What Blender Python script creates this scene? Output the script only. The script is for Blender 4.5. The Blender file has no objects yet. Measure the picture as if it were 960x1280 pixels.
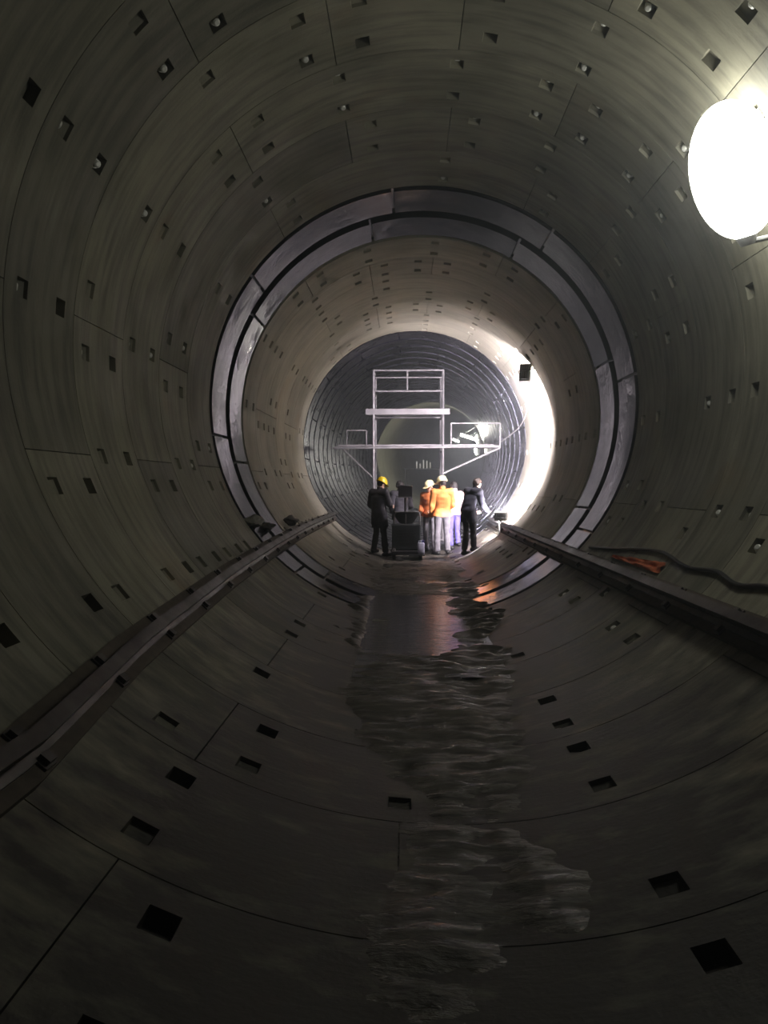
import bpy, bmesh, math, random
import numpy as np
from mathutils import Vector, Matrix, noise

SC = bpy.context.scene
COL = SC.collection
R = 2.7                       # inner radius of the lining; invert bottom at z = 0, axis at z = 2.7
rad = math.radians

# ------------------------------------------------------------------ camera
cam_d = bpy.data.cameras.new('camera')
cam = bpy.data.objects.new('camera', cam_d)
COL.objects.link(cam)
cam_d.sensor_fit = 'VERTICAL'
cam_d.sensor_height = 36.0
cam_d.lens = 27.0
cam_d.clip_start = 0.05
cam_d.clip_end = 300
CAM = Vector((-0.21, 0.0, 1.663))
cam.location = CAM
_yaw = math.atan(27 / 960)
_pit = math.atan(33 / 960)
cam.rotation_euler = (math.pi / 2 - _pit, 0, _yaw)
SC.camera = cam

# ------------------------------------------------------------------ world, exposure
w = bpy.data.worlds.new('world')
SC.world = w
w.use_nodes = True
w.node_tree.nodes['Background'].inputs[0].default_value = (0.01, 0.011, 0.012, 1)
w.node_tree.nodes['Background'].inputs[1].default_value = 0.15
vs = SC.view_settings
vs.view_transform = 'Standard'
vs.look = 'None'
vs.exposure = 0.0
vs.gamma = 1.0
vs.use_curve_mapping = False
SC.cycles.use_denoising = True
SC.cycles.max_bounces = 4
SC.cycles.diffuse_bounces = 3
SC.cycles.glossy_bounces = 2
SC.cycles.transmission_bounces = 1
SC.cycles.sample_clamp_indirect = 6.0
SC.cycles.caustics_reflective = False
SC.cycles.caustics_refractive = False

# strengths of the place's own lamps (emitting glass, W per square metre and steradian)
L_NEAR = 15.5
L_WALL = 4400.0
L_RAIL = 7500.0
L_FAR = 120.0

# ------------------------------------------------------------------ helpers
def tag(o, label=None, cat=None, group=None, kind=None):
    if label: o['label'] = label
    if cat: o['category'] = cat
    if group: o['group'] = group
    if kind: o['kind'] = kind
    return o

def empty(name, loc=(0, 0, 0), rz=0.0):
    o = bpy.data.objects.new(name, None)
    o.location = loc
    o.rotation_euler = (0, 0, rz)
    o.empty_display_size = 0.1
    COL.objects.link(o)
    return o

def link(name, me, mat=None, parent=None):
    o = bpy.data.objects.new(name, me)
    if mat is not None and not me.materials:
        me.materials.append(mat)
    COL.objects.link(o)
    if parent is not None:
        o.parent = parent
    return o

def smooth(me, ang=35):
    for p in me.polygons:
        p.use_smooth = True
    try:
        me.set_sharp_from_angle(angle=rad(ang))
    except Exception:
        pass

class MB:
    """collects boxes, tubes and lathes into one mesh"""
    def __init__(s):
        s.v = []
        s.f = []
    def add(s, v, f, M=None):
        k = len(s.v)
        s.v += [tuple(M @ Vector(p)) if M is not None else tuple(p) for p in v]
        s.f += [tuple(i + k for i in q) for q in f]
        return s
    def box(s, c, d, M=None, b=0.0):
        hx, hy, hz = d[0] / 2, d[1] / 2, d[2] / 2
        b = min(b, hx * .9, hy * .9, hz * .9)
        if b <= 0:
            v = [(c[0] + i * hx, c[1] + j * hy, c[2] + k * hz) for i in (-1, 1) for j in (-1, 1) for k in (-1, 1)]
            f = [(0, 1, 3, 2), (4, 6, 7, 5), (0, 4, 5, 1), (2, 3, 7, 6), (0, 2, 6, 4), (1, 5, 7, 3)]
            return s.add(v, f, M)
        bm = bmesh.new()
        bmesh.ops.create_cube(bm, size=1)
        for q in bm.verts:
            q.co = Vector((q.co.x * d[0], q.co.y * d[1], q.co.z * d[2]))
        bmesh.ops.bevel(bm, geom=bm.edges[:], offset=b, segments=2, affect='EDGES', profile=0.5)
        bm.verts.index_update()
        v = [tuple(q.co + Vector(c)) for q in bm.verts]
        f = [tuple(x.index for x in q.verts) for q in bm.faces]
        bm.free()
        return s.add(v, f, M)
    def tube(s, pts, r, n=8, cap=True, M=None):
        pts = [Vector(p) for p in pts]
        rr = r if isinstance(r, (list, tuple)) else [r] * len(pts)
        v, f = [], []
        up = None
        for i, p in enumerate(pts):
            t = (pts[min(i + 1, len(pts) - 1)] - pts[max(i - 1, 0)]).normalized()
            if up is None:
                a = Vector((0, 0, 1)) if abs(t.z) < .9 else Vector((1, 0, 0))
                up = (a - t * a.dot(t)).normalized()
            else:
                up = (up - t * up.dot(t)).normalized()
            sd = t.cross(up)
            for k in range(n):
                a = 2 * math.pi * (k + .5) / n
                v.append(tuple(p + (up * math.cos(a) + sd * math.sin(a)) * rr[i]))
        for i in range(len(pts) - 1):
            for k in range(n):
                a, b = i * n + k, i * n + (k + 1) % n
                f.append((a, b, b + n, a + n))
        if cap:
            f.append(tuple(range(n - 1, -1, -1)))
            f.append(tuple(range((len(pts) - 1) * n, len(pts) * n)))
        return s.add(v, f, M)
    def lathe(s, prof, n=16, M=None, sx=1.0, sy=1.0):
        v, f = [], []
        for (r, z) in prof:
            for k in range(n):
                a = 2 * math.pi * k / n
                v.append((r * sx * math.cos(a), r * sy * math.sin(a), z))
        for i in range(len(prof) - 1):
            for k in range(n):
                a, b = i * n + k, i * n + (k + 1) % n
                f.append((a, b, b + n, a + n))
        f.append(tuple(range(n - 1, -1, -1)))
        f.append(tuple(range((len(prof) - 1) * n, len(prof) * n)))
        return s.add(v, f, M)
    def mesh(s, name, sm=None):
        me = bpy.data.meshes.new(name)
        me.from_pydata(s.v, [], s.f)
        me.validate()
        bm = bmesh.new()
        bm.from_mesh(me)
        bmesh.ops.recalc_face_normals(bm, faces=bm.faces[:])
        bm.to_mesh(me)
        bm.free()
        if sm: smooth(me, sm)
        return me
    def build(s, name, mat, parent=None, sm=None):
        return link(name, s.mesh(name, sm), mat, parent)

def center(y):
    """tunnel axis: straight, then bending gently right and up"""
    if y <= 18.72:
        return Vector((0, y, R))
    q = y - 18.72
    return Vector((0.0026 * q * q, y, R + 0.0011 * min(q, 26) ** 2 + max(0, q - 26) * 0.02))

def wall(y, th, n=0.0):
    """point on the lining at angle th (deg, 0 = right, 90 = crown), n metres inwards"""
    c = center(y)
    a = rad(th)
    return Vector((c.x + (R - n) * math.cos(a), y, c.z + (R - n) * math.sin(a)))

def at(px, py, y):
    """point at depth y on the line of sight of a pixel of the 960 x 1280 frame (for measuring only)"""
    M = cam.rotation_euler.to_matrix()
    d = M @ Vector(((px - 480) / 960, -(py - 640) / 960, -1))
    return CAM + d * ((y - CAM.y) / d.y)

# ------------------------------------------------------------------ materials
MATS = {}
def mat(name):
    m = bpy.data.materials.new(name)
    m.use_nodes = True
    nt = m.node_tree
    b = nt.nodes['Principled BSDF']
    MATS[name] = m
    return m, nt, b

def N(nt, typ, **kw):
    n = nt.nodes.new(typ)
    for k, v in kw.items():
        if hasattr(n, k):
            setattr(n, k, v)
        else:
            n.inputs[k].default_value = v
    return n

def ramp(nt, src, p0, c0, p1, c1):
    r = nt.nodes.new('ShaderNodeValToRGB')
    r.color_ramp.elements[0].position = p0
    r.color_ramp.elements[0].color = (*c0, 1)
    r.color_ramp.elements[1].position = p1
    r.color_ramp.elements[1].color = (*c1, 1)
    nt.links.new(src, r.inputs[0])
    return r.outputs[0]

def mix(nt, fac, a, b, mode='MIX'):
    m = nt.nodes.new('ShaderNodeMix')
    m.data_type = 'RGBA'
    m.blend_type = mode
    for sock, val in ((m.inputs[0], fac), (m.inputs[6], a), (m.inputs[7], b)):
        if hasattr(val, 'is_linked'):
            nt.links.new(val, sock)
        elif isinstance(val, (int, float)):
            sock.default_value = val
        else:
            sock.default_value = (*val, 1)
    return m.outputs[2]

def mapped(nt, scale):
    g = nt.nodes.new('ShaderNodeNewGeometry')
    mp = nt.nodes.new('ShaderNodeMapping')
    mp.inputs['Scale'].default_value = scale
    nt.links.new(g.outputs['Position'], mp.inputs[0])
    return mp.outputs[0]

def tex(nt, vec, scale, detail=4, rough=.55):
    n = nt.nodes.new('ShaderNodeTexNoise')
    n.inputs['Scale'].default_value = scale
    n.inputs['Detail'].default_value = detail
    n.inputs['Roughness'].default_value = rough
    nt.links.new(vec, n.inputs[0])
    return n.outputs[0]

def bump(nt, b, h, strength, dist):
    n = nt.nodes.new('ShaderNodeBump')
    n.inputs['Strength'].default_value = strength
    n.inputs['Distance'].default_value = dist
    nt.links.new(h, n.inputs['Height'])
    nt.links.new(n.outputs[0], b.inputs['Normal'])
    return n

def concrete(name, ca, cb, dirt=0.55, rough=0.68):
    m, nt, b = mat(name)
    b.inputs['Specular IOR Level'].default_value = .3
    iso = mapped(nt, (1, 1, 1))
    ringwise = mapped(nt, (.8, 7, .8))       # trowel and mould marks run round the ring
    base = ramp(nt, tex(nt, iso, 1.3, 5), .33, ca, .7, cb)
    oi = nt.nodes.new('ShaderNodeObjectInfo')
    tone = ramp(nt, oi.outputs['Random'], 0, (.78, .77, .76), 1, (1.12, 1.10, 1.04))
    base = mix(nt, 1.0, base, tone, 'MULTIPLY')
    st = ramp(nt, tex(nt, ringwise, 1.5, 4, .6), .42, (1, 1, 1), .68, (1 - dirt, 1 - dirt, 1 - dirt * .95))
    base = mix(nt, .8, base, st, 'MULTIPLY')
    rust = ramp(nt, tex(nt, iso, .9, 3), .6, (1, 1, 1), .78, (1.05, .78, .6))
    base = mix(nt, .7, base, rust, 'MULTIPLY')
    # mud trodden and splashed about in patches along the invert
    g = nt.nodes.new('ShaderNodeNewGeometry')
    sp = nt.nodes.new('ShaderNodeSeparateXYZ')
    nt.links.new(g.outputs['Position'], sp.inputs[0])
    mr = N(nt, 'ShaderNodeMapRange')
    mr.inputs['From Min'].default_value = 0.15
    mr.inputs['From Max'].default_value = 1.1
    mr.inputs['To Min'].default_value = 0.26
    mr.inputs['To Max'].default_value = -0.25
    nt.links.new(sp.outputs['Z'], mr.inputs['Value'])
    ad = N(nt, 'ShaderNodeMath', operation='ADD')
    nt.links.new(tex(nt, mapped(nt, (1.9, 4.2, 1.9)), 1.4, 5, .6), ad.inputs[0])
    nt.links.new(mr.outputs[0], ad.inputs[1])
    mud = ramp(nt, ad.outputs[0], .44, (0, 0, 0), .74, (1, 1, 1))
    base = mix(nt, mud, base, (.035, .031, .026))
    nt.links.new(base, b.inputs['Base Color'])
    ro = ramp(nt, tex(nt, iso, 2.1, 3), .35, (rough - .12,) * 3, .7, (rough + .15,) * 3)
    ro = mix(nt, mud, ro, (.48, .48, .48))
    nt.links.new(ro, b.inputs['Roughness'])
    h = mix(nt, .5, tex(nt, iso, 38, 5), tex(nt, mapped(nt, (2, 18, 2)), 1.2, 3))
    bump(nt, b, h, .35, .012)
    return m

concrete('concrete', (.20, .195, .155), (.30, .29, .23))
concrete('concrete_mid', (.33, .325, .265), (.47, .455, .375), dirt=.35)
concrete('concrete_far', (.22, .225, .175), (.30, .30, .24), dirt=.4)

def steel(name, ca, cb, r0, r1, metal=.85):
    m, nt, b = mat(name)
    iso = mapped(nt, (1, 1, 1))
    nt.links.new(ramp(nt, tex(nt, iso, 5, 5), .35, ca, .7, cb), b.inputs['Base Color'])
    nt.links.new(ramp(nt, tex(nt, iso, 3.2, 5, .65), .35, (r0,) * 3, .7, (r1,) * 3), b.inputs['Roughness'])
    b.inputs['Metallic'].default_value = metal
    bump(nt, b, tex(nt, iso, 3.2, 3), .22, .03)
    return m

steel('steel_plate', (.07, .07, .074), (.17, .165, .16), .07, .24, 1.0)
steel('steel_lining', (.05, .05, .066), (.09, .09, .115), .22, .42)
steel('rail_steel', (.05, .045, .045), (.10, .09, .085), .35, .6)
steel('galvanised', (.26, .255, .265), (.42, .41, .42), .35, .55, .25)
steel('bolt_metal', (.70, .70, .66), (.85, .85, .80), .3, .5, .2)

def simple(name, col, rough=.6, metal=0.0, var=.25, scale=12, bmp=.2, dist=.004, spec=.5):
    m, nt, b = mat(name)
    iso = mapped(nt, (1, 1, 1))
    lo = tuple(c * (1 - var) for c in col)
    hi = tuple(min(1, c * (1 + var)) for c in col)
    nt.links.new(ramp(nt, tex(nt, iso, scale, 4), .35, lo, .68, hi), b.inputs['Base Color'])
    b.inputs['Roughness'].default_value = rough
    b.inputs['Metallic'].default_value = metal
    b.inputs['Specular IOR Level'].default_value = spec
    bump(nt, b, tex(nt, iso, scale * 3, 3), bmp, dist)
    return m

simple('skin', (.55, .34, .25), .5)
simple('hair_black', (.012, .010, .010), .6, scale=60)
simple('hair_brown', (.035, .022, .016), .6, scale=60)
simple('cloth_black', (.016, .015, .020), .85)
simple('cloth_navy', (.014, .015, .026), .85)
simple('cloth_brown', (.030, .022, .022), .85)
simple('cloth_orange', (.95, .36, .10), .75, var=.12)
simple('cloth_rust', (.62, .19, .06), .8, var=.15)
simple('cloth_pale', (.75, .58, .60), .8, var=.1)
simple('cloth_grey', (.15, .145, .16), .85)
simple('cloth_greygreen', (.13, .125, .12), .85)
simple('cloth_blue', (.13, .11, .40), .8)
simple('rubber', (.015, .015, .016), .5)
simple('helmet_yellow', (.85, .62, .02), .3, var=.05, bmp=.02)
simple('helmet_pale', (.95, .88, .50), .3, var=.05, bmp=.02)
simple('eye_dark', (.02, .015, .015), .2)
simple('lip', (.35, .14, .12), .5)
simple('machine_paint', (.030, .034, .034), .45, metal=.2)
simple('machine_black', (.014, .013, .015), .5)
simple('white_plastic', (.70, .70, .86), .4, var=.08)
simple('white_paint', (.85, .86, .84), .5, var=.08)
simple('lamp_housing', (.30, .30, .30), .45, metal=.5)
simple('cable_white', (.85, .82, .80), .5, var=.06)
simple('cable_black', (.012, .012, .012), .5)
simple('cloth_red', (.62, .16, .07), .8, var=.3)
simple('rubble_grey', (.32, .31, .28), .8)
simple('rubble_dark', (.05, .045, .04), .8)
simple('timber', (.07, .055, .04), .8)

m, nt, b = mat('silt')
iso = mapped(nt, (1, 1, 1))
strk = mapped(nt, (2, 9, 2))
nt.links.new(ramp(nt, tex(nt, strk, 2, 6, .65), .35, (.035, .031, .026), .7, (.12, .11, .09)), b.inputs['Base Color'])
nt.links.new(ramp(nt, tex(nt, strk, 1.7, 5, .6), .35, (.14,) * 3, .6, (.7,) * 3), b.inputs['Roughness'])
bump(nt, b, tex(nt, mapped(nt, (9, 26, 9)), 1.5, 5, .6), .6, .03)

m, nt, b = mat('muddy_water')
b.inputs['Base Color'].default_value = (.020, .019, .014, 1)
b.inputs['Roughness'].default_value = .03
b.inputs['IOR'].default_value = 1.33
bump(nt, b, tex(nt, mapped(nt, (3, 11, 3)), 2.2, 3, .5), .45, .03)

def emitter(name, col, s):
    m, nt, b = mat(name)
    b.inputs['Base Color'].default_value = (.8, .8, .8, 1)
    b.inputs['Emission Color'].default_value = (*col, 1)
    b.inputs['Emission Strength'].default_value = s
    return m
emitter('lamp_near_glare', (1.0, 1.0, .90), L_NEAR)
emitter('lamp_wall_glass', (1.0, .90, 1.0), L_WALL)
emitter('lamp_rail_glass', (1.0, .90, 1.0), L_RAIL)
emitter('lamp_far_glass', (1.0, 1.0, .92), L_FAR)

# ------------------------------------------------------------------ the lining
PITCH = 22.5
PHASE = 17.4
def segment_mesh(name, span, joint_pockets=True, pock=True, width=1.0, keep=1.0, seed=0):
    """a curved concrete segment from angle 0 to span (deg), y 0..width, with bolt pockets let into its face"""
    g = 0.0035
    gd = math.degrees(g / R)
    pk = []
    if pock:
        n = int(round(span / PITCH))
        cs = [PITCH * k for k in range(1, n)]
        if joint_pockets: cs = [5.2] + cs + [span - 5.2]
        elif n == 1: cs = [span / 2]
        for c in cs:
            pk.append((c, 0))
            pk.append((c, 1))
    r_ = random.Random(seed)
    pk = [q for q in pk if r_.random() < keep]      # the others are grouted flush
    hw = math.degrees(.055 / R)
    e = math.degrees(.006 / R)
    ths = set(round(gd + (span - 2 * gd) * i / max(1, int(span / 1.9)), 4) for i in range(int(span / 1.9) + 1))
    for c in sorted({q[0] for q in pk}):
        # leave out base lines that fall on a pocket edge
        ths = {t for t in ths if not (c - hw - e - .25 < t < c + hw + e + .25)}
        ths |= {c - hw - e, c - hw, c, c + hw, c + hw + e}
    ths = sorted(ths)
    ss = [g, .02, .155, .161, .21, .29, .296, .4, .5, .6, .704, .71, .79, .839, .845, width - .02, width - g]
    v, f = [], []
    for t in ths:
        for s in ss:
            d = 0.0
            for c, side in pk:
                if abs(t - c) <= hw + 1e-6:
                    u = s if side == 0 else width - s
                    if .158 < u < .293:
                        d = .075 - .05 * (u - .16) / .13
            a = rad(t)
            v.append(((R + d) * math.cos(a), s, (R + d) * math.sin(a)))
    ns = len(ss)
    for i in range(len(ths) - 1):
        for j in range(ns - 1):
            a = i * ns + j
            f.append((a, a + 1, a + ns + 1, a + ns))
    # edges turned outwards
    k = len(v)
    edge = [i * ns for i in range(len(ths))] + [(len(ths) - 1) * ns + j for j in range(1, ns)] + \
           [i * ns + ns - 1 for i in range(len(ths) - 2, -1, -1)] + [j for j in range(ns - 2, 0, -1)]
    for q in edge:
        x, y, z = v[q]
        v.append((x * (R + .15) / R, y, z * (R + .15) / R))
    m_ = len(edge)
    for i in range(m_):
        f.append((edge[i], edge[(i + 1) % m_], k + (i + 1) % m_, k + i))
    me = bpy.data.meshes.new(name)
    me.from_pydata(v, [], f)
    me.validate()
    smooth(me, 30)
    me['pockets'] = len(pk)
    return me, pk

def steel_mesh(name, span, groove=.12, width=1.0, deep=.11):
    """a steel lining plate from angle 0 to span, flanges recessed at the ring joints"""
    g = math.degrees(.02 / R)
    n = int(span / 2.8)
    ths = [0, g * .9] + [g + (span - 2 * g) * i / n for i in range(n + 1)] + [span - g * .9, span]
    ss = [(0, deep), (.018, deep), (.019, deep * .45), (.032, deep * .45), (.033, deep), (groove, deep), (groove + .006, 0), (.3, 0), (.5, 0), (.7, 0),
          (width - groove - .006, 0), (width - groove, deep), (width - .033, deep), (width - .032, deep * .45), (width - .019, deep * .45), (width - .018, deep), (width, deep)]
    v, f = [], []
    for i, t in enumerate(ths):
        a = rad(t)
        for s, d in ss:
            dd = max(d, deep * .6) if (i < 2 or i > len(ths) - 3) else d
            v.append(((R + dd) * math.cos(a), s, (R + dd) * math.sin(a)))
    ns = len(ss)
    for i in range(len(ths) - 1):
        for j in range(ns - 1):
            a = i * ns + j
            f.append((a, a + 1, a + ns + 1, a + ns))
    me = bpy.data.meshes.new(name)
    me.from_pydata(v, [], f)
    me.validate()
    smooth(me, 30)
    return me

def ring_matrix(y, ang):
    a, b_ = center(y), center(y + 1.0)
    yaw = -math.atan2(b_.x - a.x, 1.0)
    pit = math.atan2(b_.z - a.z, 1.0)
    return Matrix.Translation(a) @ Matrix.Rotation(yaw, 4, 'Z') @ Matrix.Rotation(pit, 4, 'X') @ Matrix.Rotation(-rad(ang), 4, 'Y')

BIG = [segment_mesh('segment', 67.5, keep=kp, seed=sd) for kp, sd in ((.9, 1), (.7, 2), (.6, 3), (.5, 4))]
KEY = [segment_mesh('key_segment', 22.5, keep=kp, seed=sd) for kp, sd in ((1, 1), (.6, 2))]
bolt_me = MB().lathe([(.002, -.02), (.036, -.02), (.036, 0), (.027, 0), (.027, .034), (.016, .042), (.002, .042)], 10).mesh('bolt', 30)
rng = random.Random(4)

def concrete_ring(y, parent, material, k0, bolts=False):
    ang = PHASE + PITCH * k0
    for i, sp in enumerate([22.5, 67.5, 67.5, 67.5, 67.5, 67.5]):
        tm = (ang + sp / 2) % 360
        me, pk = KEY[rng.random() < .4] if sp < 30 else BIG[rng.choice((0, 1) if tm < 130 or tm > 330 else (1, 2, 3))]
        if not me.materials: me.materials.append(None)
        o = link('segment', me, None, parent)
        o.material_slots[0].link = 'OBJECT'
        o.material_slots[0].material = material
        o.matrix_world = ring_matrix(y, ang)
        if bolts:
            for c, side in pk:
                t = (ang + c + 180) % 360 - 180
                if -60 < t < 110 and rng.random() < .75 or 110 <= t < 185 and rng.random() < .4 or (t > 160 or t < -150) and rng.random() < .2:
                    bo = link('bolt', bolt_me, MATS['bolt_metal'], o)
                    s = .185 if side == 0 else .815
                    a = rad(c)
                    p = Vector(((R + .055) * math.cos(a), s, (R + .055) * math.sin(a)))
                    inward = Vector((-math.cos(a), .55 if side == 0 else -.55, -math.sin(a))).normalized()
                    bo.matrix_local = Matrix.Translation(p) @ inward.to_track_quat('Z', 'Y').to_matrix().to_4x4()
        ang += sp

near = tag(empty('wall_near'), 'grey-green concrete segment lining around the viewer, with bolt pockets', kind='structure')
mid = tag(empty('wall_middle'), 'brightly lit warm concrete lining between two bands of steel', kind='structure')
sb = tag(empty('wall_steel_band'), 'two rings of shiny dark steel plates between concrete linings', kind='structure')
sf = tag(empty('wall_steel_far'), 'dark ribbed steel lining around the scaffold', kind='structure')
for i in range(-3, 8):
    y = 1.72 + i
    concrete_ring(y, near, MATS['concrete'], [3, 1][i % 2], bolts=(y >= 3.7))
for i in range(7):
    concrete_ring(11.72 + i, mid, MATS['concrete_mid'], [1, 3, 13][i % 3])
st_me = steel_mesh('steel_plate', 45)
st_me2 = steel_mesh('steel_plate', 45, .085)
for i in range(2):
    for k in range(8):
        o = link('steel_plate', st_me, MATS['steel_plate'], sb)
        o.matrix_world = ring_matrix(9.72 + i, 8 + 45 * k + i * 7)
for i in range(20):
    for k in range(8):
        o = link('steel_plate', st_me2, MATS['steel_lining'], sf)
        o.matrix_world = ring_matrix(18.72 + i, 8 + 45 * k + (i % 2) * 22.5)

def plain_ring(name, y0, y1, material, label, step=1.0):
    v, f = [], []
    n = 96
    ys = []
    y = y0
    while y < y1 - 1e-6:
        ys += [(y, .03), (y + .008, .03), (y + .012, 0), (y + step * .5, 0), (y + step - .012, 0), (y + step - .008, .03)]
        y += step
    for y, d in ys:
        c = center(y)
        for k in range(n):
            a = 2 * math.pi * k / n
            v.append((c.x + (R + d) * math.cos(a), y, c.z + (R + d) * math.sin(a)))
    for i in range(len(ys) - 1):
        for k in range(n):
            a, b_ = i * n + k, i * n + (k + 1) % n
            f.append((a, a + n, b_ + n, b_))
    me = bpy.data.meshes.new(name)
    me.from_pydata(v, [], f)
    smooth(me, 30)
    return tag(link(name, me, material), label, kind='structure')
plain_ring('wall_far', 38.72, 84.72, MATS['concrete_far'], 'greenish concrete lining of the far tunnel beyond the steel section')
plain_ring('wall_behind', -13.28, -1.28, MATS['concrete'], 'concrete lining behind the viewer')

# ------------------------------------------------------------------ thin haze volume, added to lift the dark tones and glow round the lamp
HAZE = 0.014
hm_ = bpy.data.materials.new('haze')
hm_.use_nodes = True
hn = hm_.node_tree
hn.nodes.remove(hn.nodes['Principled BSDF'])
hv = hn.nodes.new('ShaderNodeVolumeScatter')
hv.inputs['Color'].default_value = (.86, .93, 1.0, 1)
hv.inputs['Density'].default_value = HAZE
hv.inputs['Anisotropy'].default_value = .3
hn.links.new(hv.outputs[0], hn.nodes['Material Output'].inputs['Volume'])
if HAZE > 0:
    hz = MB().box((3.0, 22, 4.5), (14, 56, 11)).build('haze', hm_)
    tag(hz, 'thin haze added to the tunnel air to lift its dark tones', 'haze', kind='stuff')

# ------------------------------------------------------------------ silt and water on the invert
def sm01(a, b_, x):
    t = max(0.0, min(1.0, (x - a) / (b_ - a)))
    return t * t * (3 - 2 * t)
WATER_Z = .082
def silt_z(x, y):
    n0 = noise.noise(Vector((x * .9 + 4, y * .55, 8.3)))
    n1 = noise.noise(Vector((x * 1.9, y * 1.5, 3.1)))
    n2 = noise.noise(Vector((x * 4.5, y * 11, 7.7)))
    n3 = noise.noise(Vector((x * 16, y * 30, 1.7)))
    h = .084 + .030 * n0 + .040 * n1 + .022 * n2 + .008 * n3
    pool = sm01(7.0, 7.8, y + .5 * n1) * (1 - sm01(10.4, 11.2, y + .5 * n0)) * (1 - sm01(.10, .40, x + .18 * n1))
    pool *= sm01(-.70, -.42, x + .25 * n1 + .10 * n2)
    h -= .085 * pool
    h += .035 * max(0, .6 + n1 + n2) * sm01(.48, .68, abs(x + .08)) * sm01(6.0, 7.0, y) * (1 - sm01(14, 15.5, y))
    # thins out towards the viewer, where the segments lie almost bare
    h -= .062 * (1 - sm01(3.6, 6.8, y))
    # runnel cut right of the centre line
    xc = .26 + .10 * math.sin(y * 1.3) + .08 * n1
    h -= .016 * math.exp(-((x - xc) / .10) ** 2) * (1 - sm01(6.2, 7.2, y))
    return h
v, f = [], []
xs = [-1.1 + 2.2 * i / 70 for i in range(71)]
ysl = [-1.2 + i * .032 for i in range(640)]
for y in ysl:
    for x in xs:
        edge = sm01(.6, 1.05, abs(x))
        v.append((x, y, silt_z(x, y) + edge * .16 * max(0, noise.noise(Vector((x * 2.2, y * 3, 9))))))
nx = len(xs)
for i in range(len(ysl) - 1):
    for j in range(nx - 1):
        a = i * nx + j
        f.append((a, a + 1, a + nx + 1, a + nx))
me = bpy.data.meshes.new('silt')
me.from_pydata(v, [], f)
smooth(me, 80)
tag(link('silt', me, MATS['silt']), 'wet dark silt lying along the tunnel invert', 'mud', kind='stuff')
me = bpy.data.meshes.new('muddy_water')
hw = math.sqrt(R * R - (R - WATER_Z) ** 2) + .02
me.from_pydata([(-hw, 6.3, WATER_Z), (hw, 6.3, WATER_Z), (hw, 19.2, WATER_Z), (-hw, 19.2, WATER_Z)], [], [(0, 1, 2, 3)])
tag(link('muddy_water', me, MATS['muddy_water']), 'shallow muddy water standing in the invert', 'water', kind='stuff')

# ------------------------------------------------------------------ gantry rails
def sweep(prof, path, ys):
    """extrude a closed profile of (tangential, inward) points along the lining"""
    v, f = [], []
    n = len(prof)
    for y in ys:
        th = path(y)
        c = center(y)
        a = rad(th)
        inw = Vector((-math.cos(a), 0, -math.sin(a)))
        tan = Vector((-math.sin(a), 0, math.cos(a)))
        base = c - inw * R
        for t, q in prof:
            v.append(tuple(base + tan * t + inw * q))
    for i in range(len(ys) - 1):
        for k in range(n):
            a, b_ = i * n + k, i * n + (k + 1) % n
            f.append((a, b_, b_ + n, a + n))
    f.append(tuple(range(n)))
    f.append(tuple(range((len(ys) - 1) * n, len(ys) * n)))
    m = MB()
    m.add(v, f)
    return m
RAILP = [(-.055, .05), (.055, .05), (.055, .062), (.012, .07), (.012, .14), (.035, .15), (.035, .185), (-.035, .185), (-.035, .15), (-.012, .14), (-.012, .07), (-.055, .062)]
BASEP = [(-.12, -.02), (.12, -.02), (.12, .05), (-.12, .05)]
def lerp_tab(tab):
    def fn(y):
        if y <= tab[0][0]: return tab[0][1]
        for (a, b_), (c, d) in zip(tab, tab[1:]):
            if y <= c: return b_ + (d - b_) * (y - a) / (c - a)
        return tab[-1][1]
    return fn
th_right = lambda y: -45.9
th_left = lerp_tab([(-1, 231.0), (2.8, 231.2), (4.4, 228.0), (7.1, 225.2), (9.7, 223.6), (12.6, 222.4), (16, 222.0), (24, 222.0)])
for name, path, lab in (('gantry_rail', th_right, 'dark steel rail running along the lower right side of the tunnel'),
                        ('gantry_rail', th_left, 'dark steel rail running along the lower left side of the tunnel')):
    ys = [-1.2 + .5 * i for i in range(0, 41)]
    root = tag(empty(name, (0, 0, 0)), lab, 'rail', 'rails along the tunnel')
    sweep(RAILP, path, ys).build('rail', MATS['rail_steel'], root)
    sweep(BASEP, path, ys).build('bearing_strip', MATS['timber'], root)
    for i in range(18):
        y = .9 + i
        th = path(y)
        a = rad(th)
        inw = Vector((-math.cos(a), 0, -math.sin(a)))
        tan = Vector((-math.sin(a), 0, math.cos(a)))
        M = Matrix((( tan.x, 0, inw.x, 0), (0, 1, 0, 0), (tan.z, 0, inw.z, 0), (0, 0, 0, 1)))
        M = Matrix.Translation(wall(y, th, 0)) @ M
        cl = MB()
        cl.box((0, 0, .054), (.22, .09, .016))
        cl.box((.075, 0, .07), (.05, .06, .03))
        cl.box((-.075, 0, .07), (.05, .06, .03))
        o = cl.build('clip', MATS['rail_steel'], root)
        o.data.transform(M)

# ------------------------------------------------------------------ floodlights
def orient(loc, aim, up=Vector((0, 0, 1))):
    z = Vector(aim).normalized()
    x = up.cross(z).normalized()
    y = z.cross(x)
    return Matrix.Translation(loc) @ Matrix(((x.x, y.x, z.x, 0), (x.y, y.y, z.y, 0), (x.z, y.z, z.z, 0), (0, 0, 0, 1)))

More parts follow.
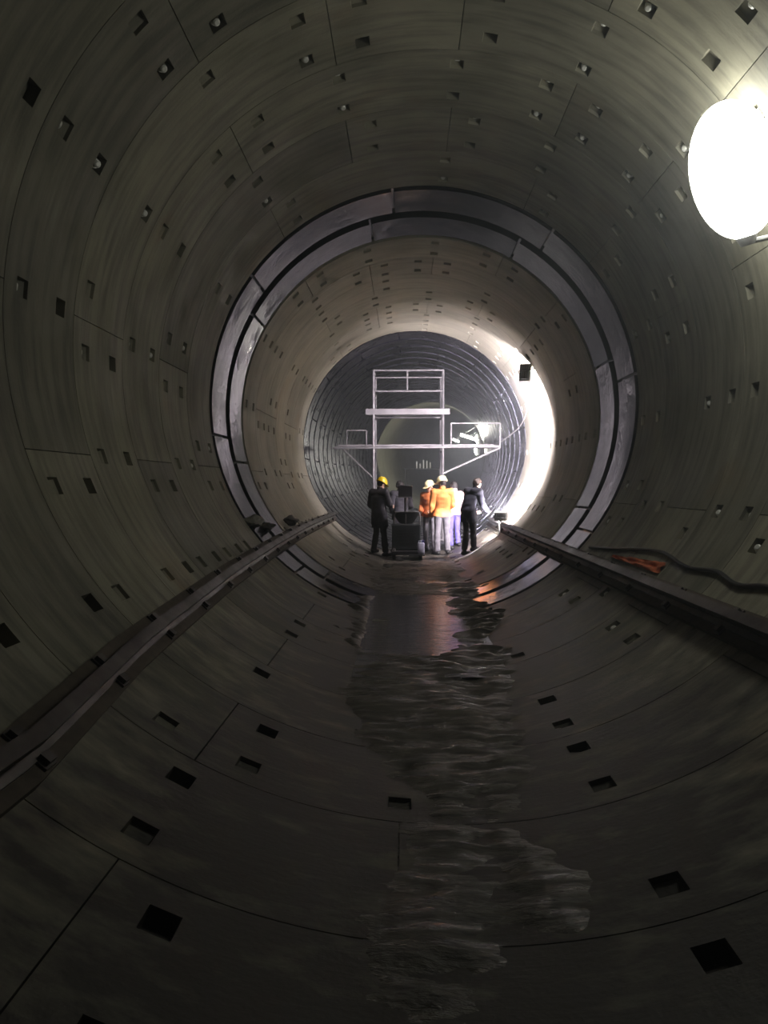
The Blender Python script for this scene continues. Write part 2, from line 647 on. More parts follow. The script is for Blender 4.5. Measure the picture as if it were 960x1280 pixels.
def floodlight(name, label, loc, aim, wdt, hgt, glass, foot, bulge=.0, paint='white_paint'):
    """local +z is the beam"""
    root = tag(empty(name), label, 'floodlight')
    root.matrix_world = orient(loc, aim)
    Mi = root.matrix_world.inverted()
    h = MB()
    h.box((0, 0, -.06), (wdt, hgt, .07), b=.015)
    for s in (-1, 1):
        h.box((s * (wdt / 2 - .012), 0, -.015), (.024, hgt, .05))
        h.box((0, s * (hgt / 2 - .012), -.015), (wdt, .024, .05))
    h.build('housing', MATS[paint], root)
    fins = MB()
    n = 7
    for k in range(n):
        fins.box((-wdt * .4 + wdt * .8 * k / (n - 1), 0, -.115), (.008, hgt * .8, .05))
    fins.build('cooling_fins', MATS['lamp_housing'], root)
    g = MB()
    if bulge > 0:
        prof = [(1.0, -.02)] + [(math.cos(a * math.pi / 12), bulge * math.sin(a * math.pi / 12)) for a in range(0, 6)] + [(.05, bulge)]
        g.lathe(prof, 28, None, wdt / 2 * .93, hgt / 2 * .93)
    else:
        g.box((0, 0, -.006), (wdt - .05, hgt - .05, .012), b=.003)
    g.build('glass', MATS[glass], root, 60)
    bk = MB()
    for s in (-1, 1):
        bk.tube([(s * (wdt / 2 + .012), 0, -.05), (s * (wdt / 2 + .012), 0, -.17)], .01, 6)
    bk.tube([(-wdt / 2 - .012, 0, -.17), (wdt / 2 + .012, 0, -.17)], .012, 6)
    bk.tube([(0, 0, -.17), Mi @ Vector(foot)], .014, 6)
    bk.build('bracket', MATS['lamp_housing'], root)
    return root

LN = wall(5.60, 29.4, .27)
near_lamp = tag(empty('site_lamp', LN), 'white lamp high on the right wall near the viewer, enlarged to the egg shape of its glare', 'lamp')
tan_ = Vector((-math.sin(rad(28.3)), 0, math.cos(rad(28.3))))
lm = Vector((tan_.x + .18, -.22, tan_.z)).normalized().to_track_quat('Z', 'Y').to_matrix().to_4x4()
LA, LB = .29, .47                               # half width and half height, enlarged so the shape stands for the glare
dome = [(LA * math.cos(k * math.pi / 26) + .002, LB * math.sin(k * math.pi / 26)) for k in range(-11, 14)]
MB().lathe(dome, 28, lm).build('glare_body', MATS['lamp_near_glare'], near_lamp, 60)
MB().lathe([(.02, -.52), (.05, -.52), (.07, -.47), (.075, -.45), (.02, -.45)], 24, lm).build('base', MATS['lamp_housing'], near_lamp, 40)
br = MB()
q_ = lm @ Vector((0, 0, -.50))
ft = wall(5.62, 18.0, 0) - LN
br.tube([q_, q_.lerp(ft, .5) + Vector((0, 0, -.03)), ft], .02, 8)
br.box(tuple(ft), (.05, .12, .12))
br.build('bracket', MATS['lamp_housing'], near_lamp)
LW = wall(15.6, 28.5, .20)
wall_lamp = floodlight('floodlight', 'white floodlight on the right wall just above the bright crescent', LW, (.30, .88, -.38), .22, .40, 'lamp_wall_glass', wall(15.45, 28.5, 0))
LR = wall(15.75, -43.2, .30)
rail_lamp = floodlight('floodlight', 'small white work light standing on the right rail', LR, (.42, .86, .30), .26, .18, 'lamp_rail_glass', wall(15.6, -45.9, .186))

def cable(name, label, pts, r, m, cat='cable', sub=10):
    P = [Vector(p) for p in pts]
    out = []
    for i in range(len(P) - 1):
        p0, p1, p2, p3 = P[max(i - 1, 0)], P[i], P[i + 1], P[min(i + 2, len(P) - 1)]
        for k in range(sub):
            t = k / sub
            out.append(.5 * ((2 * p1) + (p2 - p0) * t + (2 * p0 - 5 * p1 + 4 * p2 - p3) * t * t + (3 * p1 - p0 - 3 * p2 + p3) * t ** 3))
    out.append(P[-1])
    o = MB().tube(out, r, 7).build(name, MATS[m], None, 60)
    return tag(o, label, cat)
cable('power_cable', 'white power cable trailing from the work light down towards the people',
      [LR + Vector((0, .06, -.10)), wall(15.9, -46.0, .21), wall(15.95, -50, .02), wall(16.0, -56, .022), wall(15.9, -62, .02), wall(15.7, -67, .02), wall(15.6, -73, .025)], .014, 'cable_white')
cable('power_cable', 'pale cable hanging slack from the wall floodlight to the scaffold',
      [LW + Vector((0, 0, -.2)), wall(16.6, 22, .05), wall(18.0, 14, .03), wall(19.6, 9, .03), (2.42, 21.45, 2.86)], .012, 'cable_white')
cable('hose', 'black hose lying behind the lower right rail',
      [wall(y, -39 + d, .02) for y, d in ((9.3, -2.5), (8.6, -1.4), (7.7, .5), (7.0, 1.2), (6.3, -.3), (5.75, .4), (5.3, -.8), (4.9, .2), (4.3, -1.0), (3.6, 0), (2.6, -.6))], .018, 'cable_black', 'hose')

# ------------------------------------------------------------------ scaffold
SY0, SY1 = 21.5, 23.0
def sp(px, py, y=SY0):
    return at(px, py, y)
scf = tag(empty('scaffold', (0, SY0, 0)), 'tall pale metal scaffold with two decks spanning the dark steel tunnel', 'scaffold')
scf_i = Matrix.Translation((0, -SY0, 0))
def spart(name, mb, m='galvanised', parent=None):
    o = mb.build(name, MATS[m], parent or scf)
    if parent is None:
        o.data.transform(scf_i)
    return o
xl, xr = sp(467, 500).x, sp(554, 500).x
zt = sp(467, 463).z
zm = sp(467, 489).z
zd = sp(500, 516).z
zl = sp(500, 560).z
xL, xR = sp(416, 560).x, sp(625, 556).x
def floor_z(x, y):
    c = center(y)
    return c.z - math.sqrt(max(0, R * R - (x - c.x) ** 2))
for y in (SY0, SY1):
    for x in (xl, xr):
        spart('post', MB().tube([(x, y, floor_z(x, y) + .01), (x, y, zt)], .034, 10))
        spart('foot_plate', MB().box((x, y, floor_z(x, y) + .02), (.16, .16, .03)))
    if y == SY1:
        spart('ledger', MB().tube([(xl, y, zd), (xr, y, zd)], .03, 8))
        continue
    spart('top_rail', MB().tube([(xl, y, zt), (xr, y, zt)], .028, 8))
    spart('guard_rail', MB().tube([(xl, y, zt - .2), (xr, y, zt - .2)], .02, 8))
    spart('guard_rail', MB().tube([(xl, y, zm), (xr, y, zm)], .028, 8))
    spart('baluster', MB().tube([((xl + xr) / 2 - .03, y, zm), ((xl + xr) / 2 - .03, y, zt)], .028, 8))
    spart('ledger', MB().tube([(xl - .22, y, zd), (xr + .18, y, zd)], .038, 8))
    spart('ledger', MB().tube([(xL, y, zl), (xR, y, zl + .04)], .038, 8))
    # outriggers with their own railing and brace
    zr = sp(600, 529).z
    xq = sp(564, 530).x
    spart('guard_rail', MB().tube([(xq, y, zr), (xR, y, zr)], .024, 8))
    spart('baluster', MB().tube([(xq, y, zl), (xq, y, zr)], .024, 8))
    spart('baluster', MB().tube([(xR, y, zl), (xR, y, zr)], .024, 8))
    spart('brace', MB().tube([(xR, y, zl), (xr, y, sp(557, 592).z)], .032, 8))
    xk = sp(458, 540).x
    zk = sp(458, 538).z
    spart('guard_rail', MB().tube([(xk - .55, y, zk), (xk, y, zk)], .018, 8))
    spart('baluster', MB().tube([(xk, y, zl), (xk, y, zk)], .024, 8))
    spart('baluster', MB().tube([(xk - .55, y, zl), (xk - .55, y, zk)], .018, 8))
    spart('brace', MB().tube([(xL + .25, y, zl), (xl, y, zl - .85)], .024, 8))
for x in (xl, xr):
    for z in (zt, zd - .06, zl - .06):
        spart('transom', MB().tube([(x, SY0, z), (x, SY1, z)], .026, 8))
    spart('brace', MB().tube([(x, SY0, .7), (x, SY1, zl - .1)], .02, 8))
for k in range(5):
    spart('deck_board', MB().box(((xl + xr) / 2 - .02, SY0 + .15 + k * .3, zd + .07), (xr - xl + .36, .27, .05)))
    spart('deck_board', MB().box(((xL + xR) / 2, SY0 + .15 + k * .3, zl + .075), (xR - xL - .3, .27, .045)))
spart('toe_board', MB().box(((xl + xr) / 2 - .02, SY0 - .02, zd + .03), (xr - xl + .4, .03, .16)))

# ------------------------------------------------------------------ far lights and barrier
def tube_light(name, label, a, b_, r=.03):
    a, b_ = Vector(a), Vector(b_)
    root = tag(empty(name, tuple((a + b_) / 2)), label, 'tube light')
    Mi = Matrix.Translation(-(a + b_) / 2)
    o = MB().tube([a, b_], r, 10).build('tube', MATS['lamp_far_glass'], root, 60)
    o.data.transform(Mi)
    d = (b_ - a).normalized()
    o = MB().tube([a - d * .05, a], r * 1.2, 10).tube([b_, b_ + d * .05], r * 1.2, 10).tube([a + Vector((0, .05, .05)), b_ + Vector((0, .05, .05))], .04, 6).build('fitting', MATS['lamp_housing'], root)
    o.data.transform(Mi)
    # hanger to the wall
    mid_ = (a + b_) / 2
    c = center(mid_.y)
    q = (mid_ - c); q.y = 0
    o = MB().tube([mid_ + Vector((0, .05, .05)), c + q.normalized() * R], .01, 6).build('hanger', MATS['lamp_housing'], root)
    o.data.transform(Mi)
    return root
tube_light('tube_light', 'slanting white tube light in the far tunnel, right of the scaffold', at(575, 543, 38), at(596, 550, 38.6), .055)
tube_light('tube_light', 'short white tube light low behind the right scaffold railing', at(566, 549, 40), at(573, 552, 40.2), .045)
floodlight('floodlight', 'far white floodlight beside the slanting tube light', at(598, 549, 39.6), (-.95, .25, -.1), .55, .55, 'lamp_far_glass', wall(39.9, 8, 0), bulge=.15)
floodlight('floodlight', 'far white floodlight seen just below the right scaffold deck', at(596, 563, 39.0), (-.95, .15, -.1), .40, .5, 'lamp_far_glass', wall(39.3, -4, 0), bulge=.12)

bar = tag(empty('post_barrier'), 'row of short white posts far down the tunnel', 'barrier')
for k in range(5):
    p = at(521 + k * 4.2, 586 , 44)
    h = [.42, .30, .5, .46, .36][k]
    MB().box((p.x, p.y, p.z + h / 2), (.07, .05, h), b=.01).build('post', MATS['white_paint'], bar)
pl, pr = at(518, 586, 44), at(541, 586, 44)
pc = center(44)
MB().tube([(pl.x - .6, 44, pl.z), (pr.x + .6, 44, pr.z)], .04, 8).build('rail', MATS['machine_black'], bar)
for x in (pl.x - .5, pr.x + .5):
    MB().tube([(x, 44, floor_z(x, 44)), (x, 44, pl.z)], .04, 8).build('leg', MATS['machine_black'], bar)

# ------------------------------------------------------------------ people
def capsule(mb, a, b_, ra, rb, n=12):
    a, b_ = Vector(a), Vector(b_)
    d = (b_ - a)
    L = d.length
    d.normalize()
    pts, rr = [], []
    for k in range(4):
        t = math.pi / 2 * k / 4
        pts.append(a - d * ra * math.cos(t)); rr.append(max(.001, ra * math.sin(t)))
    pts.append(a); rr.append(ra)
    pts.append(b_); rr.append(rb)
    for k in range(3, -1, -1):
        t = math.pi / 2 * k / 4
        pts.append(b_ + d * rb * math.cos(t)); rr.append(max(.001, rb * math.sin(t)))
    mb.tube(pts, rr, n)

def ellipsoid(mb, c, r, M=None):
    bm = bmesh.new()
    bmesh.ops.create_uvsphere(bm, u_segments=16, v_segments=10, radius=1)
    bm.verts.index_update()
    v = [(q.co.x * r[0] + c[0], q.co.y * r[1] + c[1], q.co.z * r[2] + c[2]) for q in bm.verts]
    f = [tuple(x.index for x in q.verts) for q in bm.faces]
    bm.free()
    mb.add(v, f, M)

def person(label, loc, face, H, pose, jacket, trousers, head_gear, hem=.80, jacket_name='jacket', shoes='rubber'):
    """a figure facing local +y; loc on the ground; face = heading in degrees (0 = away from the viewer)"""
    S = H / 1.72
    P = {k: Vector(v) for k, v in dict(
        pelvis=(0, 0, .95), waist=(0, -.005, 1.10), chest=(0, .0, 1.30), neck=(0, .0, 1.46), head=(0, .03, 1.60),
        sl=(-.185, -.01, 1.40), sr=(.185, -.01, 1.40), el=(-.24, -.02, 1.12), er=(.24, -.02, 1.12), wl=(-.22, .08, .88), wr=(.22, .08, .88),
        hl=(-.09, 0, .93), hr=(.09, 0, .93), kl=(-.11, .03, .50), kr=(.11, .03, .50), al=(-.12, -.01, .09), ar=(.12, -.01, .09)).items()}
    for k, v in pose.items():
        if k in P: P[k] = Vector(v)
    fl = pose.get('foot_l', 12)
    fr = pose.get('foot_r', -12)
    mb = MB()
    # trunk: stacked ellipses from the crotch to the neck
    spine = [P['pelvis'] + Vector((0, 0, -.10)), P['pelvis'], P['waist'], P['chest'], P['neck'] + (P['chest'] - P['neck']) * .28, P['neck']]
    rx = [.10, .165, .150, .178, .150, .060]
    ry = [.09, .120, .108, .122, .085, .062]
    v, f = [], []
    fine = []
    for i in range(len(spine) - 1):
        for k in range(4):
            t = k / 4
            fine.append((spine[i].lerp(spine[i + 1], t), rx[i] + (rx[i + 1] - rx[i]) * t, ry[i] + (ry[i + 1] - ry[i]) * t))
    fine.append((spine[-1], rx[-1], ry[-1]))
    n = 20
    for c, a, b_ in fine:
        for k in range(n):
            q = 2 * math.pi * k / n
            v.append((c.x + a * math.cos(q), c.y + b_ * math.sin(q), c.z))
    for i in range(len(fine) - 1):
        for k in range(n):
            a, b_ = i * n + k, i * n + (k + 1) % n
            f.append((a, b_, b_ + n, a + n))
    f.append(tuple(range(n - 1, -1, -1)))
    f.append(tuple(range((len(fine) - 1) * n, len(fine) * n)))
    mb.add(v, f)
    capsule(mb, P['neck'] + Vector((0, 0, -.04)), P['head'] + Vector((0, -.02, -.04)), .058, .054)
    # head with nose, brow, chin and ears
    tilt = Matrix.Translation(P['head']) @ Matrix.Rotation(rad(pose.get('head_turn', 0)), 4, 'Z') @ Matrix.Rotation(rad(-pose.get('head_nod', 0)), 4, 'X')
    ellipsoid(mb, (0, -.012, .025), (.076, .095, .098), tilt)
    ellipsoid(mb, (0, .012, -.035), (.062, .074, .082), tilt)
    ellipsoid(mb, (0, .062, -.088), (.028, .024, .024), tilt)
    ellipsoid(mb, (0, .074, .022), (.055, .018, .014), tilt)
    ellipsoid(mb, (0, .094, -.020), (.014, .022, .026), tilt)
    ellipsoid(mb, (0, .080, -.055), (.026, .014, .012), tilt)
    for s in (-1, 1):
        ellipsoid(mb, (s * .078, -.01, -.01), (.011, .020, .034), tilt)
    bones = []
    for s, h in (('l', -1), ('r', 1)):
        sh, el, wr = P['s' + s], P['e' + s], P['w' + s]
        capsule(mb, P['chest'] + Vector((h * .06, 0, .08)), sh, .085, .068)
        capsule(mb, sh, el, .062, .047)
        capsule(mb, el, wr, .047, .031)
        bones += [('arm', sh, el), ('arm', el, wr)]
        # hand: palm, four fingers with a bend, thumb from the side of the palm
        d = (wr - el).normalized()
        fwd = Vector((0, 1, 0))
        side = d.cross(fwd)
        side = side.normalized() if side.length > .05 else Vector((1, 0, 0))
        nrm = side.cross(d).normalized()
        curl = pose.get('curl', .5)
        pc = wr + d * .055
        capsule(mb, wr - d * .01, wr + d * .03, .028, .026)
        for k in range(4):
            o_ = side * (-.030 + .020 * k)
            capsule(mb, wr + d * .03 + o_ * .7, wr + d * .088 + o_, .014, .012, 8)
            Lf = [.068, .080, .076, .060][k]
            k1 = wr + d * .090 + o_
            k2 = k1 + (d * math.cos(curl) + nrm * math.sin(curl)) * Lf * .55
            k3 = k2 + (d * math.cos(curl * 2) + nrm * math.sin(curl * 2)) * Lf * .5
            capsule(mb, k1, k2, .0095, .009, 8)
            capsule(mb, k2, k3, .009, .0075, 8)
            bones.append(('hand', k1, k3))
        ts = side * (-h * .03 if s == 'l' else .03 * -h)
        t1 = wr + d * .035 + ts * .8
        t2 = t1 + d * .035 + ts * .9 + nrm * .012
        capsule(mb, t1, t2, .0115, .010, 8)
        capsule(mb, t2, t2 + d * .03 + nrm * .01, .010, .008, 8)
        bones += [('hand', wr + d * .012, wr + d * .09), ('hand', t1, t2 + d * .03)]
        hp, kn, an = P['h' + s], P['k' + s], P['a' + s]
        capsule(mb, hp, kn, .088, .056)
        capsule(mb, kn, kn.lerp(an, .35), .055, .056)
        capsule(mb, kn.lerp(an, .35), an, .056, .037)
        q = rad(fl if s == 'l' else fr)
        toe = an + Vector((math.sin(-q) * .17, math.cos(q) * .17, -.052))
        heel = an + Vector((math.sin(q) * .05, -math.cos(q) * .05, -.048))
        capsule(mb, heel, toe, .038, .034)
        capsule(mb, an, heel.lerp(toe, .4), .04, .036)
        bones += [('leg', hp, kn), ('leg', kn, an), ('foot', heel, toe), ('foot', an + Vector((0, 0, .05)), heel)]
    bones += [('torso', spine[0], P['pelvis']), ('torso', P['pelvis'], P['waist']), ('torso', P['waist'], P['chest']), ('torso', P['chest'], P['neck'] + Vector((0, 0, -.03)))]
    bones += [('torso', P['chest'] + Vector((h * .06, 0, .08)), P['sl' if h < 0 else 'sr']) for h in (-1, 1)]
    bones += [('head', P['head'] + Vector((0, 0, .05)), P['head'] + Vector((0, 0, -.06))), ('neck', P['neck'] + Vector((0, 0, .02)), P['head'] + Vector((0, -.02, -.09)))]
    me0 = mb.mesh('body_raw')
    tmp = bpy.data.objects.new('tmp_body', me0)
    COL.objects.link(tmp)
    r = tmp.modifiers.new('remesh', 'REMESH')
    r.mode = 'VOXEL'
    r.voxel_size = .0085
    sm_ = tmp.modifiers.new('smooth', 'SMOOTH')
    sm_.factor = .5
    sm_.iterations = 3
    dg = bpy.context.evaluated_depsgraph_get()
    body = bpy.data.meshes.new_from_object(tmp.evaluated_get(dg))
    bpy.data.objects.remove(tmp)
    bpy.data.meshes.remove(me0)
    body.name = 'person'
    for p in body.polygons: p.use_smooth = True
    # which limb each vertex belongs to
    RR = dict(arm=.05, hand=.02, leg=.07, foot=.04, torso=.13, head=.09, neck=.05)
    co_ = np.empty(len(body.vertices) * 3)
    body.vertices.foreach_get('co', co_)
    co_ = co_.reshape(-1, 3)
    dd = []
    for k_, a, b_ in bones:
        a, ab = np.array(a), np.array(b_ - a)
        t = np.clip(((co_ - a) @ ab) / max(1e-9, ab @ ab), 0, 1)
        dd.append(np.linalg.norm(co_ - a - t[:, None] * ab, axis=1) - RR[k_])
    cls = [bones[i][0] for i in np.argmin(np.array(dd), axis=0)]
    body.materials.clear()
    for nm in ('skin', 'eye_dark', 'lip'): body.materials.append(MATS[nm])
    ti = tilt.inverted()
    for p in body.polygons:
        l = ti @ p.center
        if l.y > .05 and abs(l.z - .004) < .010 and abs(abs(l.x) - .032) < .014: p.material_index = 1
        elif l.y > .06 and abs(l.z + .056) < .007 and abs(l.x) < .024: p.material_index = 2
    root = link('person', body)
    root.matrix_world = Matrix.Translation(loc) @ Matrix.Rotation(rad(face), 4, 'Z') @ Matrix.Scale(S, 4)
    tag(root, label, 'person', 'people working in the tunnel')
    vn = [q.normal.copy() for q in body.vertices]
    def shell(name, test, off, material, fold=.008, fs=9):
        idx, v, f = {}, [], []
        for p in body.polygons:
            if all(test(cls[i], body.vertices[i].co) for i in p.vertices):
                q = []
                for i in p.vertices:
                    if i not in idx:
                        idx[i] = len(v)
                        co = body.vertices[i].co
                        nz = noise.noise(Vector((co.x * fs, co.y * fs, co.z * fs * 1.6)) + Vector((H * 7, 0, 0)))
                        o_ = off(co) if callable(off) else off
                        v.append(tuple(co + vn[i] * (o_ + fold * nz)))
                    q.append(idx[i])
                f.append(tuple(q))
        if not f: return None
        m_ = bpy.data.meshes.new(name)
        m_.from_pydata(v, [], f)
        for p in m_.polygons: p.use_smooth = True
        o = link(name, m_, MATS[material], root)
        return o
    shell('trousers', lambda c, co: (c == 'leg' and co.z > .075) or (c == 'torso' and co.z < 1.02), lambda co: .012 + .016 * sm01(.5, .12, co.z), trousers, .010)
    shell('boot', lambda c, co: (c == 'foot') or (c == 'leg' and co.z < .19 ), .010, shoes, .002)
    shell(jacket_name, lambda c, co: c == 'arm' or (c == 'torso' and co.z > hem) or (c == 'leg' and co.z > hem) or (c == 'neck' and co.z < P['neck'].z + .03),
          lambda co: .024 + .022 * sm01(1.05, hem, co.z), jacket, .014, 8)
    if head_gear.startswith('hair'):
        shell('hair', lambda c, co: c in ('head',) and ((ti @ co).z > .045 or (ti @ co).y < .0 + .35 * (ti @ co).z and (ti @ co).z > -.065), .016, head_gear, .012, 30)
    else:
        shell('hair', lambda c, co: c in ('head',) and (ti @ co).y < -.02 and -.06 < (ti @ co).z < .04, .008, 'hair_black', .006, 30)
        hm = MB()
        prof = [(.128, .0), (.128, .008), (.118, .012), (.116, .03), (.108, .07), (.086, .108), (.05, .130), (.004, .137)]
        hm.lathe(prof, 24, None, .93, 1.12)
        hb = tilt @ Matrix.Translation((0, -.004, .038)) @ Matrix.Rotation(rad(-6), 4, 'X')
        he = hm.build('helmet', MATS[head_gear], root, 50)
        he.data.transform(hb)
        bm_ = MB()
        # peak and crown ridge
        v, f = [], []
        for k in range(13):
            a = math.pi * (.12 + .76 * k / 12)
            for rr_, zz in ((.115, .002), (.128 + .045 * math.sin((a - .12 * math.pi) / .76), -.006), (.128 + .045 * math.sin((a - .12 * math.pi) / .76), .0), (.115, .010)):
                v.append((rr_ * .93 * math.cos(a), rr_ * 1.12 * math.sin(a), zz))
        for k in range(12):
            for j in range(4):
                a, b_ = k * 4 + j, k * 4 + (j + 1) % 4
                f.append((a, b_, b_ + 4, a + 4))
        bm_.add(v, f)
        bm_.tube([(0, -.105, .06), (0, -.07, .112), (0, 0, .137), (0, .07, .112), (0, .105, .06)], .014, 6)
        br = bm_.build('helmet_peak', MATS[head_gear], he, 40)
        br.data.transform(hb)
    return root

def stand(px, y):
    x = at(px, 640, y).x
    zs = max(floor_z(x, y), 0)
    return Vector((x, y, max(zs, silt_z(x, y) - .01)))

def level(loc, pose, H, face):
    """drop or raise each ankle to the curved floor under that foot"""
    S = H / 1.72
    for s, dx in (('l', -.12), ('r', .12)):
        base = Vector(pose.get('a' + s, (dx, -.01, .09)))
        wp = Matrix.Rotation(rad(face), 4, 'Z') @ (base * S)
        fx, fy = loc.x + wp.x, loc.y + wp.y
        fz = max(floor_z(fx, fy), silt_z(fx, fy) if abs(fx) < .7 else 0)
        pose['a' + s] = (base.x, base.y, .10 + (fz - loc.z) / S)
    return pose

def put(label, px, y, face, H, pose, *a, **k):
    loc = stand(px, y)
    person(label, loc, face, H, level(loc, dict(pose), H, face), *a, **k)

put('person in dark clothes and yellow helmet standing at the left', 474, 17.0, -38, 1.70,
    dict(wl=(-.16, .20, .98), wr=(.10, .30, 1.10), er=(.24, .08, 1.14), head_nod=22, head_turn=-18, neck=(0, .03, 1.455), head=(0, .075, 1.585), al=(-.11, -.06, .09), ar=(.12, .08, .09)),
    'cloth_black', 'cloth_brown', 'helmet_yellow', hem=.62, jacket_name='coat')
put('bareheaded person in black standing behind the dark machine', 501, 18.0, 20, 1.72,
    dict(wl=(-.14, .24, 1.0), wr=(.14, .26, 1.02), head_nod=18, neck=(0, .03, 1.455), head=(0, .07, 1.585)),
    'cloth_black', 'cloth_black', 'hair_black')
put('person in rust orange jacket and pale helmet, left of the brightest worker', 538, 18.3, 150, 1.68,
    dict(wl=(-.15, .22, 1.02), wr=(.16, .22, .98), head_nod=15, head_turn=-25),
    'cloth_rust', 'cloth_grey', 'helmet_pale', hem=.88)
put('worker in bright orange jacket and yellow helmet, back to viewer', 553, 17.4, 14, 1.76,
    dict(wl=(-.20, .16, .93), wr=(.17, .24, 1.02), er=(.26, .02, 1.13), head_nod=12, head_turn=28),
    'cloth_orange', 'cloth_grey', 'helmet_pale', hem=.88)
put('dark-haired person in pale top and blue trousers beside the orange worker', 568, 18.3, 35, 1.58,
    dict(wl=(-.18, .16, .93), wr=(.20, .20, .98), head_nod=14, head_turn=10),
    'cloth_pale', 'cloth_blue', 'hair_black', hem=.88)
put('bareheaded person in long black coat leaning over at the right', 586, 16.1, -52, 1.62,
    dict(pelvis=(0, -.03, .95), waist=(0, .0, 1.10), chest=(0, .10, 1.28), neck=(0, .19, 1.42), head=(0, .25, 1.545), sl=(-.185, .13, 1.38), sr=(.185, .13, 1.38),
         el=(-.24, .16, 1.10), er=(.24, .18, 1.10), wl=(-.16, .34, .95), wr=(.18, .36, .98), head_nod=24, al=(-.10, -.04, .09), ar=(.11, .05, .09)),
    'cloth_navy', 'cloth_black', 'hair_brown', hem=.70, jacket_name='coat')

# ------------------------------------------------------------------ the machine among the people
MX, MY = at(509, 660, 16.4).x, 16.6
mz = .05
mach = tag(empty('pump_cart', (MX, MY, 0)), 'dark boxy wheeled pump cart standing among the people', 'pump cart')
def mp(name, mb, m, parent=None, sm=None):
    return mb.build(name, MATS[m], parent or mach, sm)
mp('chassis', MB().box((0, 0, .24), (.66, .95, .08), b=.01), 'machine_black')
for sx in (-1, 1):
    for sy in (-1, 1):
        x_, y_ = sx * .28, sy * .34
        z_ = max(floor_z(MX + x_, MY + y_), silt_z(MX + x_, MY + y_)) + .125
        wm = Matrix.Translation((x_, y_, z_)) @ Matrix.Rotation(math.pi / 2, 4, 'Y')
        wh = mp('wheel', MB().lathe([(.05, -.035), (.11, -.035), (.125, -.02), (.125, .02), (.11, .035), (.05, .035)], 20, wm), 'rubber', None, 40)
        mp('hub', MB().lathe([(.01, -.04), (.05, -.04), (.05, .04), (.01, .04)], 12, wm), 'lamp_housing', wh, 40)
body = mp('motor_housing', MB().box((-.02, .08, .56), (.62, .62, .56), b=.03), 'machine_paint')
for k in range(5):
    mp('louvre', MB().box((-.02, -.235, .44 + k * .07), (.42, .012, .025)), 'machine_black', body)
mp('hopper', MB().lathe([(.10, .82), (.16, .86), (.30, 1.08), (.31, 1.09), (.29, 1.09), (.15, .88), (.02, .86)], 24, Matrix.Translation((-.02, .1, 0)), 1, .85), 'machine_paint', None, 30)
mp('mast', MB().tube([(-.04, -.12, .8), (-.04, -.12, 1.42)], .025, 8), 'machine_black')
cb = mp('control_box', MB().box((-.04, -.12, 1.535), (.30, .18, .26), b=.012), 'machine_black')
mp('cover_strip', MB().box((-.04, -.214, 1.42), (.26, .012, .018)), 'lamp_housing', cb)
hd = MB()
hd.tube([(.27, -.16, .3), (.27, -.16, 1.05), (.24, -.2, 1.1), (-.22, -.2, 1.1), (-.27, -.16, 1.05), (-.27, -.16, .3)], .016, 8)
mp('handle', hd, 'lamp_housing', None, 50)
mp('tray', MB().box((.20, -.42, .20), (.34, .24, .02), b=.004), 'machine_black')
can = tag(empty('jerrycan', (MX + .29, MY - .42, .212)), 'small white plastic jerrycan on the cart tray', 'jerrycan')
MB().box((0, 0, .125), (.15, .12, .25), b=.025).build('container', MATS['white_plastic'], can, 40)
MB().tube([(-.045, 0, .245), (-.045, 0, .285), (.02, 0, .285), (.02, 0, .245)], .011, 8).build('handle', MATS['white_plastic'], can, 50)
MB().lathe([(.02, .245), (.02, .275), (.026, .275), (.026, .295), (.004, .295)], 12, Matrix.Translation((.05, 0, 0))).build('cap', MATS['cloth_blue'], can, 40)

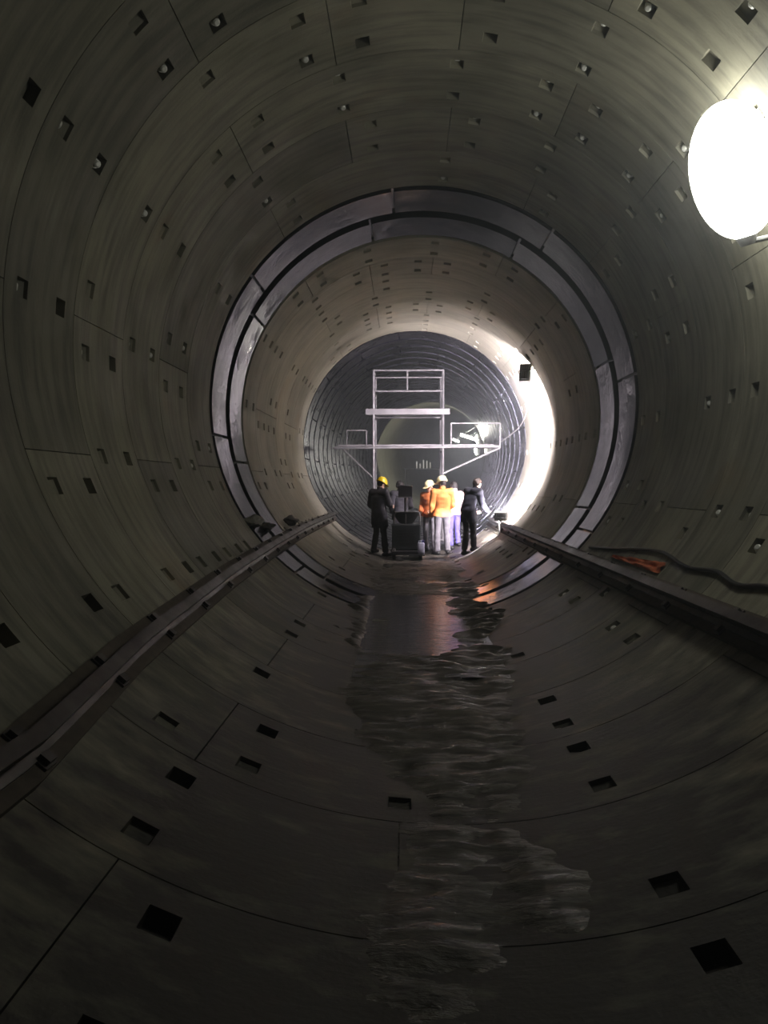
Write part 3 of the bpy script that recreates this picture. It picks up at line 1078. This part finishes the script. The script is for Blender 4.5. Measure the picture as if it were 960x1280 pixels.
# ------------------------------------------------------------------ odds and ends on the invert
def lump(name, label, cat, c, r, m, seed, sc=(1, 1, .55), group=None):
    bm = bmesh.new()
    bmesh.ops.create_icosphere(bm, subdivisions=3, radius=1)
    for q in bm.verts:
        n_ = noise.noise(q.co * 1.4 + Vector((seed * 3.1, seed, 0)))
        q.co = Vector((q.co.x * sc[0], q.co.y * sc[1], q.co.z * sc[2])) * r * (1 + .55 * n_)
        n_ = noise.noise(q.co * 18 + Vector((seed, 0, 0)))
        q.co *= 1 + .12 * n_
    me = bpy.data.meshes.new(name)
    bm.to_mesh(me)
    bm.free()
    smooth(me, 25)
    o = link(name, me, MATS[m])
    o.location = c
    return tag(o, label, cat, group)
lump('rubble', 'pale lump of broken concrete above the left rail at the steel band', 'rubble', wall(9.95, 214.5, .04), .13, 'rubble_grey', 1, (1.0, 1.5, .6))
lump('rubble', 'dark clod beside the pale lump at the steel band', 'rubble', wall(10.6, 217.0, .03), .10, 'rubble_dark', 2, (1.0, 1.6, .6))
lump('rubble', 'dark clod above the left rail in the lit section', 'rubble', wall(12.6, 217.3, .03), .13, 'rubble_dark', 5, (1.0, 2.0, .6))
lump('rubble', 'pale stone at the left edge of the puddle', 'rubble', (-.52, 8.95, .06), .07, 'rubble_grey', 3, (1.4, .8, .5))
lump('rubble', 'small dark stone in the wet trickle', 'rubble', (.22, 6.25, .05), .05, 'rubble_dark', 7, (1.0, .8, .8))
lump('rubble', 'small dark stone nearer than the puddle', 'rubble', (.02, 6.9, .05), .05, 'rubble_dark', 8, (1.0, .8, .8))

# crumpled red cloth on the wall foot behind the right rail
v, f = [], []
nu, nv = 22, 10
for i in range(nu + 1):
    for j in range(nv + 1):
        u, t = i / nu, j / nv
        y = 6.75 + 1.5 * u
        th = -42.2 + (2.6 * (1 - .75 * u)) * t
        n_ = .022 + .03 * noise.noise(Vector((u * 6, t * 3, 2))) + .012 * noise.noise(Vector((u * 15, t * 8, 5)))
        v.append(tuple(wall(y, th, max(.006, n_))))
k = len(v)
for i in range(nu + 1):
    for j in range(nv + 1):
        p = Vector(v[i * (nv + 1) + j])
        c = center(p.y)
        d = (p - c); d.y = 0
        v.append(tuple(p + d.normalized() * .005))
for i in range(nu):
    for j in range(nv):
        a = i * (nv + 1) + j
        f.append((a, a + 1, a + nv + 2, a + nv + 1))
        f.append((k + a, k + a + nv + 1, k + a + nv + 2, k + a + 1))
me = bpy.data.meshes.new('cloth')
me.from_pydata(v, [], f)
smooth(me, 80)
tag(link('cloth', me, MATS['cloth_red']), 'crumpled orange-red cloth behind the right rail', 'cloth')
